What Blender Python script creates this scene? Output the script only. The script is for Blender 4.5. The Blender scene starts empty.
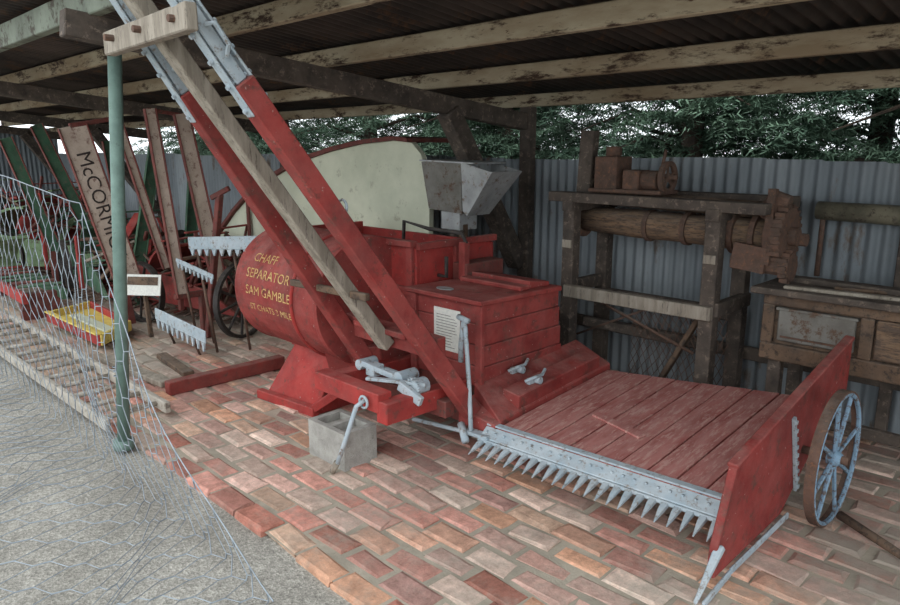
import bpy, bmesh, math, random
from mathutils import Vector, Matrix, Euler, noise
random.seed(7)
D=bpy.data
SC=bpy.context.scene
COL=bpy.context.collection
try:
    SC.view_settings.view_transform='Standard'
    SC.view_settings.look='None'
except Exception: pass

# ---------------------------------------------------------------- materials
def s2l(c):
    return tuple(((x/255)/12.92 if x/255<=0.04045 else ((x/255+0.055)/1.055)**2.4) for x in c)+(1,)
def mat(name,c1,c2=None,c3=None,scale=6,rough=0.75,metal=0.0,bump=0.2,bscale=60,wear=0.62,stretch=(1,1,1),spec=0.3,dust=0.0,dustc=(150,140,130),chip=None,chipc=(150,132,124)):
    """weathered paint/wood/metal: c1 base, c2 soft variation, c3 sharp worn patches, dust settles on upward faces"""
    m=D.materials.new(name);m.use_nodes=True;nt=m.node_tree;n=nt.nodes;l=nt.links
    b=n['Principled BSDF'];b.inputs['Roughness'].default_value=rough;b.inputs['Metallic'].default_value=metal
    b.inputs['Specular IOR Level'].default_value=spec
    tc=n.new('ShaderNodeTexCoord');mp=n.new('ShaderNodeMapping');mp.inputs['Scale'].default_value=stretch
    l.new(tc.outputs['Object'],mp.inputs[0])
    def nz(s,d=6,r=.65):
        q=n.new('ShaderNodeTexNoise');q.inputs['Scale'].default_value=s;q.inputs['Detail'].default_value=d;q.inputs['Roughness'].default_value=r
        l.new(mp.outputs[0],q.inputs[0]);return q
    def ramp(src,a,b_,ca=(0,0,0,1),cb=(1,1,1,1)):
        r=n.new('ShaderNodeValToRGB');r.color_ramp.elements[0].position=a;r.color_ramp.elements[1].position=b_
        r.color_ramp.elements[0].color=ca;r.color_ramp.elements[1].color=cb;l.new(src,r.inputs[0]);return r.outputs[0]
    n1=nz(scale)
    out=ramp(n1.outputs[0],.38,.62,s2l(c1),s2l(c2 or c1))
    def mix(f,a,c):
        mx=n.new('ShaderNodeMixRGB');mx.inputs[2].default_value=s2l(c);l.new(f,mx.inputs[0]);l.new(a,mx.inputs[1]);return mx.outputs[0]
    if c3:
        out=mix(ramp(nz(scale*3.1,8,.75).outputs[0],wear-.03,wear+.06),out,c3)
    if chip:
        out=mix(ramp(nz(scale*9,6,.7).outputs[0],chip,chip+.02),out,chipc)
    if dust:
        g=n.new('ShaderNodeNewGeometry');sx=n.new('ShaderNodeSeparateXYZ');l.new(g.outputs['Normal'],sx.inputs[0])
        mr=n.new('ShaderNodeMapRange');mr.inputs[1].default_value=.1;mr.inputs[2].default_value=1;mr.inputs[3].default_value=dust*.3;mr.inputs[4].default_value=dust
        l.new(sx.outputs[2],mr.inputs[0])
        q=ramp(nz(scale*1.7,7,.7).outputs[0],.32,.68)
        mu=n.new('ShaderNodeMath');mu.operation='MULTIPLY';l.new(mr.outputs[0],mu.inputs[0]);l.new(q,mu.inputs[1])
        out=mix(mu.outputs[0],out,dustc)
    l.new(out,b.inputs['Base Color'])
    if bump:
        n3=nz(bscale,5)
        bp=n.new('ShaderNodeBump');bp.inputs['Strength'].default_value=bump;bp.inputs['Distance'].default_value=.01
        l.new(n3.outputs[0],bp.inputs['Height']);l.new(bp.outputs[0],b.inputs['Normal'])
    return m
M={}
M['red']=mat('red_paint',(152,62,58),(120,46,44),(96,56,50),scale=4,rough=.78,wear=.57,dust=.6,dustc=(174,130,122),chip=.65,chipc=(166,136,128),spec=.18)
M['redb']=mat('red_paint_bright',(168,56,52),(136,48,46),(108,56,50),scale=5,rough=.72,wear=.59,dust=.45,dustc=(172,122,114),chip=.66,spec=.2)
M['reddust']=mat('red_paint_dusty',(178,112,106),(152,82,78),(192,150,140),scale=4,rough=.9,wear=.54,stretch=(4,.8,1),dust=.5,dustc=(190,154,146),chip=.64,chipc=(128,96,90),spec=.12)
M['reddk']=mat('dark_red_timber',(122,60,54),(98,48,44),(78,58,52),scale=8,wear=.56,dust=.4)
M['redtim']=mat('red_timber',(136,56,50),(108,46,42),(90,56,50),scale=8,wear=.6,dust=.4)
M['blue']=mat('light_blue_paint',(176,186,192),(154,170,180),(126,116,108),scale=9,rough=.65,wear=.57,dust=.3,chip=.66,chipc=(110,98,90))
M['bluew']=mat('blue_wheel_paint',(116,144,166),(134,162,184),(98,88,84),scale=12,wear=.54)
M['rust']=mat('rusty_iron',(104,78,66),(78,62,54),(122,86,64),scale=14,wear=.58,rough=.9,dust=.3)
M['grey']=mat('grey_weathered_timber',(164,155,142),(132,123,111),(98,90,82),scale=5,stretch=(4,4,.6),wear=.58,rough=.9)
M['greyl']=mat('pale_ladder_timber',(184,177,166),(156,149,138),(112,104,95),scale=6,wear=.57,rough=.9)
M['tim']=mat('dark_timber',(90,80,72),(62,55,51),(124,110,98),scale=7,wear=.57,rough=.9,dust=.35)
M['wood']=mat('brown_timber',(110,88,70),(82,66,54),(58,48,42),scale=6,wear=.54,rough=.9,dust=.4)
M['log']=mat('rusty_roller',(126,100,76),(92,74,60),(72,58,50),scale=9,wear=.52,stretch=(.6,3,3),rough=.9,dust=.5)
M['cream']=mat('cream_panel',(214,216,194),(196,200,178),(168,168,146),scale=2.5,wear=.62,rough=.6)
M['creamb']=mat('cream_board',(206,190,176),(184,166,152),(138,112,104),scale=6,wear=.58,chip=.64)
M['green']=mat('green_paint',(66,106,82),(52,86,66),(100,94,82),scale=7,wear=.57,dust=.35)
M['greeny']=mat('light_green_paint',(132,156,120),(112,138,102),(96,94,80),scale=6,wear=.57,dust=.3)
M['yellow']=mat('yellow_paint',(220,198,108),(204,178,92),(162,136,92),scale=6,wear=.6)
M['beam']=mat('peeling_beam_paint',(178,166,142),(142,124,100),(66,50,40),scale=2.4,wear=.54,rough=.95,stretch=(.5,1.8,1.8),chip=.65,chipc=(96,76,60))
M['post']=mat('green_post_paint',(112,136,127),(98,120,112),(84,90,86),scale=10,wear=.64,rough=.6)
M['tin']=mat('grey_sheet_metal',(176,178,178),(148,150,150),(124,108,94),scale=5,wear=.58,rough=.55,metal=.25)
M['tindull']=mat('dull_sheet_metal',(128,126,120),(104,100,94),(96,76,62),scale=5,wear=.55,rough=.7,metal=.2)
M['black']=mat('black_iron',(54,50,50),(40,38,38),(86,70,60),scale=12,wear=.6,rough=.75,dust=.3)
M['conc']=mat('concrete_block',(168,166,160),(146,144,138),(124,120,114),scale=12,wear=.62,bump=.5,bscale=120,rough=.95)
M['wire']=mat('galvanised_wire',(150,160,168),(124,132,140),None,scale=10,rough=.5,metal=.2,bump=0)
M['paper']=mat('paper_notice',(226,226,218),(210,210,204),None,scale=60,rough=.8,bump=0)
M['gold']=mat('cream_yellow_lettering',(216,184,124),(192,150,92),(150,70,60),scale=18,wear=.55,bump=0)
M['ink']=mat('black_lettering',(44,40,40),(70,58,54),None,bump=0)
M['bark']=mat('bark',(74,62,52),(52,44,38),None,scale=12)
M['leaf']=mat('cedar_needles',(44,66,52),(104,128,106),None,scale=1.8,rough=.7,bump=0)

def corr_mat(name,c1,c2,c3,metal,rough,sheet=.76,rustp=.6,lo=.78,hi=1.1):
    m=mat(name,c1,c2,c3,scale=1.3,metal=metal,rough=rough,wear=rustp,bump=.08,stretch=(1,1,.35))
    nt=m.node_tree;n=nt.nodes;l=nt.links;b=n['Principled BSDF']
    src=b.inputs['Base Color'].links[0].from_socket
    tc=n.new('ShaderNodeTexCoord');sx=n.new('ShaderNodeSeparateXYZ');l.new(tc.outputs['Object'],sx.inputs[0])
    dv=n.new('ShaderNodeMath');dv.operation='DIVIDE';dv.inputs[1].default_value=sheet;l.new(sx.outputs[0],dv.inputs[0])
    fl=n.new('ShaderNodeMath');fl.operation='FLOOR';l.new(dv.outputs[0],fl.inputs[0])
    wn=n.new('ShaderNodeTexWhiteNoise');wn.noise_dimensions='1D';l.new(fl.outputs[0],wn.inputs['W'])
    mr=n.new('ShaderNodeMapRange');mr.inputs[3].default_value=lo;mr.inputs[4].default_value=hi;l.new(wn.outputs[0],mr.inputs[0])
    mx=n.new('ShaderNodeVectorMath');mx.operation='MULTIPLY'
    l.new(src,mx.inputs[0]);l.new(mr.outputs[0],mx.inputs[1]);l.new(mx.outputs[0],b.inputs['Base Color'])
    return m
M['wall']=corr_mat('corrugated_wall_iron',(166,173,177),(136,144,150),(124,108,96),.25,.6,rustp=.59,lo=.74)
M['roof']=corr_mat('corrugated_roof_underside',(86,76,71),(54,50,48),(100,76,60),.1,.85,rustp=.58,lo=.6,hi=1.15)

# ---------------------------------------------------------------- geometry helpers
def link(o,parent):
    COL.objects.link(o)
    if parent: o.parent=parent
    return o
def empty(name,loc=(0,0,0)):
    e=D.objects.new(name,None);COL.objects.link(e);e.empty_display_size=.2
    return e
def mesh_obj(name,parent,m,verts,faces,smooth=False):
    me=D.meshes.new(name);me.from_pydata([tuple(v) for v in verts],[],faces);me.update()
    if m: me.materials.append(M[m] if isinstance(m,str) else m)
    if smooth:
        for p in me.polygons:p.use_smooth=True
    return link(D.objects.new(name,me),parent)
def bm_obj(name,parent,m,bm,smooth=False,bev=0):
    bmesh.ops.recalc_face_normals(bm,faces=bm.faces)
    if bev:
        bmesh.ops.bevel(bm,geom=list(bm.edges),offset=bev,segments=1,affect='EDGES',clamp_overlap=True)
    me=D.meshes.new(name);bm.to_mesh(me);bm.free()
    if m: me.materials.append(M[m] if isinstance(m,str) else m)
    if smooth:
        for p in me.polygons:p.use_smooth=True
    return link(D.objects.new(name,me),parent)
def add_box(bm,mn,mx):
    vs=[bm.verts.new((x,y,z)) for x in (mn[0],mx[0]) for y in (mn[1],mx[1]) for z in (mn[2],mx[2])]
    for f in [(0,1,3,2),(4,6,7,5),(0,4,5,1),(2,3,7,6),(0,2,6,4),(1,5,7,3)]: bm.faces.new([vs[i] for i in f])
def box(name,parent,m,mn,mx,bev=.006):
    bm=bmesh.new();add_box(bm,mn,mx);return bm_obj(name,parent,m,bm,bev=bev)
def add_hexa(bm,p8):
    vs=[bm.verts.new(p) for p in p8]
    for f in [(3,2,1,0),(4,5,6,7),(0,1,5,4),(1,2,6,5),(2,3,7,6),(3,0,4,7)]: bm.faces.new([vs[i] for i in f])
def hexa(name,parent,m,p8,bev=.005):
    bm=bmesh.new();add_hexa(bm,p8);return bm_obj(name,parent,m,bm,bev=bev)
def add_beam(bm,p0,p1,w,h,up=(0,0,1),taper=1.0):
    p0=Vector(p0);p1=Vector(p1);d=(p1-p0).normalized();u=Vector(up)
    s=d.cross(u)
    if s.length<1e-4: s=d.cross(Vector((0,1,0)))
    s.normalize();u=s.cross(d).normalized()
    def ring(p,k): return [p+s*(a*w/2*k)+u*(b*h/2*k) for a,b in((-1,-1),(1,-1),(1,1),(-1,1))]
    add_hexa(bm,ring(p0,1)+ring(p1,taper))
def beam(name,parent,m,p0,p1,w,h,up=(0,0,1),bev=.005,taper=1.0):
    bm=bmesh.new();add_beam(bm,p0,p1,w,h,up,taper);return bm_obj(name,parent,m,bm,bev=bev)
def add_tube(bm,pts,r,seg=8,closed=False,cap=True):
    pts=[Vector(p) for p in pts];n=len(pts);rings=[]
    prev=None
    for i,p in enumerate(pts):
        if closed: d=pts[(i+1)%n]-pts[i-1]
        else: d=pts[min(i+1,n-1)]-pts[max(i-1,0)]
        d.normalize()
        if prev is None:
            s=d.cross(Vector((0,0,1)))
            if s.length<1e-3:s=d.cross(Vector((0,1,0)))
        else: s=prev-d*prev.dot(d)
        s.normalize();prev=s;u=d.cross(s)
        rr=r[i] if isinstance(r,(list,tuple)) else r
        rings.append([bm.verts.new(p+(s*math.cos(2*math.pi*k/seg)+u*math.sin(2*math.pi*k/seg))*rr) for k in range(seg)])
    for i in range(n if closed else n-1):
        A=rings[i];B=rings[(i+1)%n]
        for k in range(seg): bm.faces.new((A[k],A[(k+1)%seg],B[(k+1)%seg],B[k]))
    if cap and not closed:
        bm.faces.new(list(reversed(rings[0])));bm.faces.new(rings[-1])
def tube(name,parent,m,pts,r,seg=10,closed=False):
    bm=bmesh.new();add_tube(bm,pts,r,seg,closed);return bm_obj(name,parent,m,bm,smooth=(seg>5))
def prism(name,parent,m,pts,off,bev=.004):
    bm=bmesh.new();off=Vector(off)
    a=[bm.verts.new(p) for p in pts];b=[bm.verts.new(Vector(p)+off) for p in pts];n=len(pts)
    bm.faces.new(list(reversed(a)));bm.faces.new(b)
    for i in range(n): bm.faces.new((a[i],a[(i+1)%n],b[(i+1)%n],b[i]))
    return bm_obj(name,parent,m,bm,bev=bev)
def wheel(name,parent,c,r,w,mr,ms,spokes=8,rot=0.0,th=.018,hub=.05,sr=.012,tilt=0):
    T=Matrix.Translation(c)@Matrix.Rotation(rot,4,'Z')@Matrix.Rotation(tilt,4,'Y')
    bm=bmesh.new();N=48;R=[]
    for i in range(N):
        a=2*math.pi*i/N;ca,sa=math.cos(a),math.sin(a)
        R.append([bm.verts.new(T@Vector((x,q*ca,q*sa))) for x,q in((-w/2,r),(w/2,r),(w/2,r-th),(-w/2,r-th))])
    for i in range(N):
        A=R[i];B=R[(i+1)%N]
        for k in range(4): bm.faces.new((A[k],A[(k+1)%4],B[(k+1)%4],B[k]))
    bm_obj(name+'_rim',parent,mr,bm)
    bm=bmesh.new()
    ring=[T@Vector((w/2-.008,(r-th*1.2)*math.cos(2*math.pi*i/N),(r-th*1.2)*math.sin(2*math.pi*i/N))) for i in range(N)]
    add_tube(bm,ring,.011,6,closed=True)
    for i in range(spokes):
        a=2*math.pi*(i+.3)/spokes
        add_tube(bm,[T@Vector((.0,0,0)),T@Vector((0 if i%2 else w*.3,(r-th)*math.cos(a),(r-th)*math.sin(a)))],[sr*1.15,sr],6)
    add_tube(bm,[T@Vector((-w*.6,0,0)),T@Vector((w*.2,0,0)),T@Vector((w*.75,0,0))],[hub*.8,hub,hub*.6],14)
    bm_obj(name+'_spokes',parent,ms,bm,smooth=False)
def text_verts(body,size):
    c=D.curves.new('t','FONT');c.body=body;c.size=size;c.align_x='CENTER';c.align_y='CENTER';c.resolution_u=3
    o=D.objects.new('t',c);COL.objects.link(o)
    dg=bpy.context.evaluated_depsgraph_get();me=D.meshes.new_from_object(o.evaluated_get(dg))
    vs=[v.co.copy() for v in me.vertices];fs=[tuple(p.vertices) for p in me.polygons]
    D.objects.remove(o);D.curves.remove(c);D.meshes.remove(me)
    return vs,fs

# ---------------------------------------------------------------- ground & paving
def ground_mat():
    m=mat('gravel_ground',(184,181,174),(160,157,150),None,scale=1.6,rough=.95,bump=0)
    nt=m.node_tree;n=nt.nodes;l=nt.links;b=n['Principled BSDF'];src=b.inputs['Base Color'].links[0].from_socket
    tc=n.new('ShaderNodeTexCoord')
    v=n.new('ShaderNodeTexNoise');v.inputs['Scale'].default_value=75;v.inputs['Detail'].default_value=3;v.inputs['Roughness'].default_value=.9
    l.new(tc.outputs['Object'],v.inputs[0])
    vo=n.new('ShaderNodeTexVoronoi');vo.inputs['Scale'].default_value=120;l.new(tc.outputs['Object'],vo.inputs[0])
    r=n.new('ShaderNodeValToRGB');r.color_ramp.elements[0].position=.34;r.color_ramp.elements[1].position=.68
    r.color_ramp.elements[0].color=(.5,.49,.47,1);r.color_ramp.elements[1].color=(1.2,1.18,1.15,1)
    l.new(v.outputs[0],r.inputs[0])
    r2=n.new('ShaderNodeMapRange');r2.inputs[3].default_value=.7;r2.inputs[4].default_value=1.15
    sp=n.new('ShaderNodeSeparateColor');l.new(vo.outputs['Color'],sp.inputs[0]);l.new(sp.outputs[0],r2.inputs[0])
    mx=n.new('ShaderNodeVectorMath');mx.operation='MULTIPLY';l.new(src,mx.inputs[0]);l.new(r.outputs[0],mx.inputs[1])
    my=n.new('ShaderNodeVectorMath');my.operation='MULTIPLY';l.new(mx.outputs[0],my.inputs[0]);l.new(r2.outputs[0],my.inputs[1])
    l.new(my.outputs[0],b.inputs['Base Color'])
    bp=n.new('ShaderNodeBump');bp.inputs['Strength'].default_value=.35;bp.inputs['Distance'].default_value=.006
    l.new(vo.outputs['Distance'],bp.inputs['Height']);l.new(bp.outputs[0],b.inputs['Normal'])
    return m
M['gravel']=ground_mat()
mesh_obj('ground',None,'gravel',[(-40,-20,-.02),(25,-20,-.02),(25,30,-.02),(-40,30,-.02)],[(0,1,2,3)])
mesh_obj('floor_mortar_bed',None,mat('mortar_dirt',(178,168,152),(152,144,130),(126,124,108),scale=4,rough=.95,bump=.4,bscale=90),
         [(-14,1.36,.0),(2.2,1.36,.0),(2.2,4.4,.0),(-14,4.4,.0)],[(0,1,2,3)])
def brick_floor():
    me=D.meshes.new('floor');V=[];F=[];C=[]
    pal=[(214,174,160),(206,150,136),(216,180,166),(194,134,120),(214,178,154),(220,192,176),(204,160,146),(186,144,134),(216,168,144),(198,178,164),(224,198,182),(208,152,138),(184,122,106),(222,170,140)]
    L,W,g=.236,.116,.009
    row=0;y=1.34
    while y<4.3:
        x=-9.2+(0 if row%2 else -(L+g)/2)+random.uniform(-.04,.04)
        while x<2.0:
            yj=y+random.uniform(-.008,.008)+.014*math.sin(x*1.7);a=random.gauss(0,.028)
            z=.0045+random.uniform(-.006,.005)+.007*noise.noise((x*.8,y*.8,0))
            l=L/2+random.uniform(-.016,.004);w=W/2+random.uniform(-.009,.003)
            cx=x+L/2;cy=yj+W/2;ca,sa=math.cos(a),math.sin(a);tx=random.gauss(0,.012);ty=random.gauss(0,.025)
            b=len(V)
            for (k,zz) in ((0,-.05),(0,-.004),(.011,.005)):
                for sx,sy in((-1,-1),(1,-1),(1,1),(-1,1)):
                    kk=k*random.uniform(.5,2.2)
                    px=sx*(l-kk)+random.uniform(-.005,.005);py=sy*(w-kk)+random.uniform(-.005,.005)
                    V.append((cx+px*ca-py*sa,cy+px*sa+py*ca,z+zz+px*tx+py*ty))
            col=random.choice(pal);j=random.uniform(.85,1.08);col=s2l([min(255,q*j) for q in col])
            q=[(b,b+1,b+5,b+4),(b+1,b+2,b+6,b+5),(b+2,b+3,b+7,b+6),(b+3,b,b+4,b+7),
               (b+4,b+5,b+9,b+8),(b+5,b+6,b+10,b+9),(b+6,b+7,b+11,b+10),(b+7,b+4,b+8,b+11),(b+8,b+9,b+10,b+11)]
            F+=q;C+=[col]*len(q)
            x+=L+g
        y+=W+g;row+=1
    me.from_pydata(V,[],F);me.update()
    ca=me.color_attributes.new('Col','FLOAT_COLOR','CORNER')
    for p in me.polygons:
        for li in p.loop_indices: ca.data[li].color=C[p.index]
    m=D.materials.new('old_brick');m.use_nodes=True;nt=m.node_tree;n=nt.nodes;l=nt.links;b=n['Principled BSDF']
    b.inputs['Roughness'].default_value=.92;b.inputs['Specular IOR Level'].default_value=.15
    at=n.new('ShaderNodeAttribute');at.attribute_name='Col';tc=n.new('ShaderNodeTexCoord')
    n1=n.new('ShaderNodeTexNoise');n1.inputs['Scale'].default_value=15;n1.inputs['Detail'].default_value=9;n1.inputs['Roughness'].default_value=.78
    l.new(tc.outputs['Object'],n1.inputs[0])
    r=n.new('ShaderNodeValToRGB');r.color_ramp.elements[0].position=.3;r.color_ramp.elements[1].position=.66
    r.color_ramp.elements[0].color=(.48,.46,.45,1);r.color_ramp.elements[1].color=(1.22,1.22,1.22,1);l.new(n1.outputs[0],r.inputs[0])
    mx=n.new('ShaderNodeVectorMath');mx.operation='MULTIPLY';l.new(at.outputs['Color'],mx.inputs[0]);l.new(r.outputs[0],mx.inputs[1])
    n2=n.new('ShaderNodeTexNoise');n2.inputs['Scale'].default_value=1.9;n2.inputs['Detail'].default_value=10;n2.inputs['Roughness'].default_value=.8
    l.new(tc.outputs['Object'],n2.inputs[0])
    sx=n.new('ShaderNodeSeparateXYZ');l.new(tc.outputs['Object'],sx.inputs[0])
    mr=n.new('ShaderNodeMapRange');mr.inputs[1].default_value=-1.4;mr.inputs[2].default_value=.0;mr.inputs[3].default_value=0;mr.inputs[4].default_value=.25;l.new(sx.outputs[0],mr.inputs[0])
    mr2=n.new('ShaderNodeMapRange');mr2.inputs[1].default_value=-4.4;mr2.inputs[2].default_value=-5.6;mr2.inputs[3].default_value=0;mr2.inputs[4].default_value=.14;l.new(sx.outputs[0],mr2.inputs[0])
    ad=n.new('ShaderNodeMath');l.new(n2.outputs[0],ad.inputs[0]);l.new(mr.outputs[0],ad.inputs[1])
    ad2=n.new('ShaderNodeMath');l.new(ad.outputs[0],ad2.inputs[0]);l.new(mr2.outputs[0],ad2.inputs[1])
    r2=n.new('ShaderNodeValToRGB');r2.color_ramp.elements[0].position=.48;r2.color_ramp.elements[1].position=.68
    r2.color_ramp.elements[0].color=(.06,.06,.06,1);r2.color_ramp.elements[1].color=(.85,.85,.85,1);l.new(ad2.outputs[0],r2.inputs[0])
    m2=n.new('ShaderNodeMixRGB');m2.inputs[2].default_value=s2l((162,155,143));l.new(r2.outputs[0],m2.inputs[0]);l.new(mx.outputs[0],m2.inputs[1])
    l.new(m2.outputs[0],b.inputs['Base Color'])
    bp=n.new('ShaderNodeBump');bp.inputs['Strength'].default_value=.7;bp.inputs['Distance'].default_value=.012
    l.new(n1.outputs[0],bp.inputs['Height']);l.new(bp.outputs[0],b.inputs['Normal'])
    me.materials.append(m);link(D.objects.new('floor',me),None)
brick_floor()

# ---------------------------------------------------------------- corrugated walls and roof
def corrugated(name,m,x0,x1,fn,rows=1,pitch=.076,amp=.009,per=6):
    n=int((x1-x0)/pitch*per);V=[];F=[]
    for i in range(n+1):
        x=x0+(x1-x0)*i/n;o=amp*math.sin(2*math.pi*x/pitch)
        for j in range(rows+1): V.append(fn(x,j/rows,o))
    k=rows+1
    for i in range(n):
        for j in range(rows): F.append((i*k+j,(i+1)*k+j,(i+1)*k+j+1,i*k+j+1))
    return mesh_obj(name,None,m,V,F,smooth=True)
WY=4.36
corrugated('wall_back','wall',-15,1.6,lambda x,t,o:(x,WY+.03+o,t*(1.545+.008*math.floor(math.sin(x*2.3)*1.5))),amp=.012)
def rz(y): return 2.02+.11*(4.3-y)
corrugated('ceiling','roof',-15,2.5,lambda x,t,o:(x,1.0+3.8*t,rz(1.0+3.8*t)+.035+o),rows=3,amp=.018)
corrugated('wall_left','wall',1.2,4.4,lambda x,t,o:(-15+o,x,t*2.0))
pb=empty('eave_purlins')
for i,y in enumerate((1.93,2.68,3.5)):
    beam('purlin_%d'%i,pb,'beam',(-14.9,y,rz(y)-.045),(2.5,y,rz(y)-.045),.055,.10)
beam('plate_beam',pb,'beam',(-14.9,4.28,rz(4.3)-.06),(2.5,4.28,rz(4.3)-.06),.06,.09)
beam('fascia_beam',pb,mat('fascia_paint',(130,138,124),(104,110,98),(72,66,56),scale=3,wear=.56),(-14.9,1.27,2.27),(2.5,1.27,2.27),.06,.13)
for k,x in enumerate((-3.48,-6.9,-10.3,-13.6)):
    tr=empty('timber_tie_truss' if k==0 else 'timber_tie_truss.%03d'%k)
    beam('tie_beam',tr,'tim',(x-.15,1.14,2.165),(x,4.34,1.80),.09,.12)
    beam('rear_post',tr,'tim',(x+.02,4.30,0),(x+.02,4.30,1.92),.1,.08,up=(0,1,0))
    beam('brace',tr,'tim',(x-.02,3.48,1.86),(x-.02,4.26,.72),.12,.13,up=(0,1,0))
for k,x in enumerate((-1.0,1.0)):
    beam('wall_stud' if k==0 else 'wall_stud.%03d'%k,None,'tim',(x+.1,4.32,0),(x+.1,4.32,1.92),.06,.05,up=(0,1,0))
gp=empty('green_steel_post')
tube('pipe',gp,'post',[(-3.80,1.27,0),(-3.68,1.38,2.08)],.033,16)
tube('base_collar',gp,'post',[(-3.80,1.27,0),(-3.80,1.272,.05)],.055,16)
tube('wire_tie',gp,'wire',[(-3.79+.036*math.cos(a),1.29+.036*math.sin(a),.4+.004*a) for a in [i*.5 for i in range(40)]],.003,5)

# ---------------------------------------------------------------- harvester
H=empty('stripper_harvester')
A=Vector((-2.14,2.47,.25));B=Vector((-.985,2.55,.25));C=Vector((-.97,3.72,.37));Dd=Vector((-2.14,3.45,.33))
bm=bmesh.new();N=9
for i in range(N):
    u0=i/N+.003;u1=(i+1)/N-.003
    z=Vector((0,0,random.uniform(-.003,.003)))
    p=[A.lerp(B,u0),A.lerp(B,u1),Dd.lerp(C,u1),Dd.lerp(C,u0)]
    add_hexa(bm,[q-Vector((0,0,.025))+z for q in p]+[q+z for q in p])
bm_obj('deck_planks',H,'reddust',bm,bev=.002)
prism('deck_cleat',H,'reddust',[A.lerp(B,.25)+(Dd-A)*.38+Vector((0,0,.004)),A.lerp(B,.52)+(Dd-A)*.28+Vector((0,0,.004)),A.lerp(B,.53)+(Dd-A)*.33+Vector((0,0,.004)),A.lerp(B,.26)+(Dd-A)*.43+Vector((0,0,.004))],(0,0,.012))
for k,t in enumerate((.12,.5,.9)):
    a=A.lerp(Dd,t);b=B.lerp(C,t);beam('deck_bearer_%d'%k,H,'reddk',a-Vector((0,0,.07)),b-Vector((0,0,.07)),.06,.08)
K0=Vector((-2.20,2.46,.252));K1=Vector((-.99,2.545,.252));L0=Vector((-2.20,2.405,.21));L1=Vector((-.985,2.485,.21))
up=Vector((0,0,.012))
hexa('knife_plate',H,'blue',[L0-up,L1-up,K1-up,K0-up,L0,L1,K1,K0],bev=.003)
hexa('knife_plate_strip',H,'blue',[K0-Vector((0,.0,-.001)),K1+Vector((0,0,.001)),K1+Vector((0,.035,.004)),K0+Vector((0,.035,.004)),K0+Vector((0,0,.01)),K1+Vector((0,0,.01)),K1+Vector((0,.035,.013)),K0+Vector((0,.035,.013))],bev=.002)
beam('knife_bar',H,'blue',L0+Vector((0,-.006,-.012)),L1+Vector((0,-.006,-.012)),.022,.018)
bm=bmesh.new();NT=23
for i in range(NT):
    t=(i+.5)/NT;b=L0.lerp(L1,t)+Vector((0,-.010,-.014));w2=.016
    mid=b+Vector((.005,-.05,-.014));tip=b+Vector((.012,-.11,-.032))
    for (p,q,wa,wb,ha,hb) in((b,mid,w2,.011,.009,.007),(mid,tip,.011,.002,.007,.002)):
        add_hexa(bm,[p+Vector((-wa,0,-ha)),p+Vector((wa,0,-ha)),q+Vector((wb,0,-hb)),q+Vector((-wb,0,-hb)),
                     p+Vector((-wa,0,ha)),p+Vector((wa,0,ha)),q+Vector((wb,0,hb)),q+Vector((-wb,0,hb))])
    c=K0.lerp(L0,.5).lerp(K1.lerp(L1,.5),t)
    add_box(bm,c-Vector((.005,.005,0)),c+Vector((.005,.005,.009)))
bm_obj('knife_fingers',H,'blue',bm)
sb=[(3.73,.695),(3.73,.42),(3.40,.31),(3.08,.13),(2.96,.06),(2.32,.05),(2.33,.17),(2.44,.45)]
prism('divider_board',H,'red',[(-.975,y,z) for y,z in sb],(.032,0,0),bev=.004)
beam('divider_cap',H,'red',(-.96,3.74,.70),(-.96,2.44,.455),.045,.02)
beam('divider_tip',H,'blue',(-.945,2.36,.17),(-.95,2.19,.01),.035,.03,taper=.4)
beam('divider_shoe',H,'blue',(-.925,2.42,.045),(-.925,3.0,.05),.012,.03)
beam('divider_shoe2',H,'blue',(-.925,2.42,.04),(-.925,2.2,.01),.012,.03)
bm=bmesh.new();p0=Vector((-.935,2.98,.50));p1=Vector((-.935,3.10,.13));add_beam(bm,p0,p1,.022,.012,up=(1,0,0))
for k in range(9):
    c=p0.lerp(p1,(k+.5)/9);add_box(bm,c-Vector((0,.008,.008)),c+Vector((.014,.008,.008)))
bm_obj('divider_hinge_strap',H,'blue',bm)
wheel('road_wheel',H,(-.815,3.16,.30),.30,.040,'rust','bluew',spokes=8,th=.012,hub=.04,sr=.009)
tube('wheel_axle',H,'rust',[(-.95,3.16,.30),(-.76,3.16,.30)],.018,10)
tube('wheel_drag_bar',H,'wood',[(-.76,3.14,.06),(-.3,2.88,.045)],[.02,.016],10)
# elevator box (planked)
x0,x1,y0,y1=-2.92,-2.38,2.62,3.26
bm=bmesh.new()
zb=[.36,.475,.59,.705,.815]
for a,b in zip(zb[:-1],zb[1:]):
    add_box(bm,(x1-.025,y0+.001,a+.002),(x1,y1+.06*(1-(a-.36)/.5),b-.002))
    add_box(bm,(x0,y0,a+.002),(x1-.026,y0+.025,b-.002))
bm_obj('elevator_box_planks',H,'red',bm,bev=.004)
box('elevator_box_core',H,'reddk',(x0,y0+.02,.22),(x1-.024,y1,.80))
beam('corner_post',H,'red',(x1-.012,y0-.008,.3),(x1-.012,y0-.008,.82),.05,.03,up=(0,1,0))
beam('corner_post_left',H,'red',(x0+.02,y0-.008,.3),(x0+.02,y0-.008,.82),.05,.03,up=(0,1,0))
hexa('elevator_box_lid',H,'red',[(x0-.03,y0-.04,.815),(x1+.02,y0-.04,.815),(x1+.02,y1+.02,.80),(x0-.03,y1+.02,.80),(x0-.03,y0-.04,.84),(x1+.02,y0-.04,.84),(x1+.02,y1+.02,.83),(x0-.03,y1+.02,.83)])
box('lid_batten',H,'red',(x0+.05,2.95,.835),(x1-.02,3.03,.862))
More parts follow.
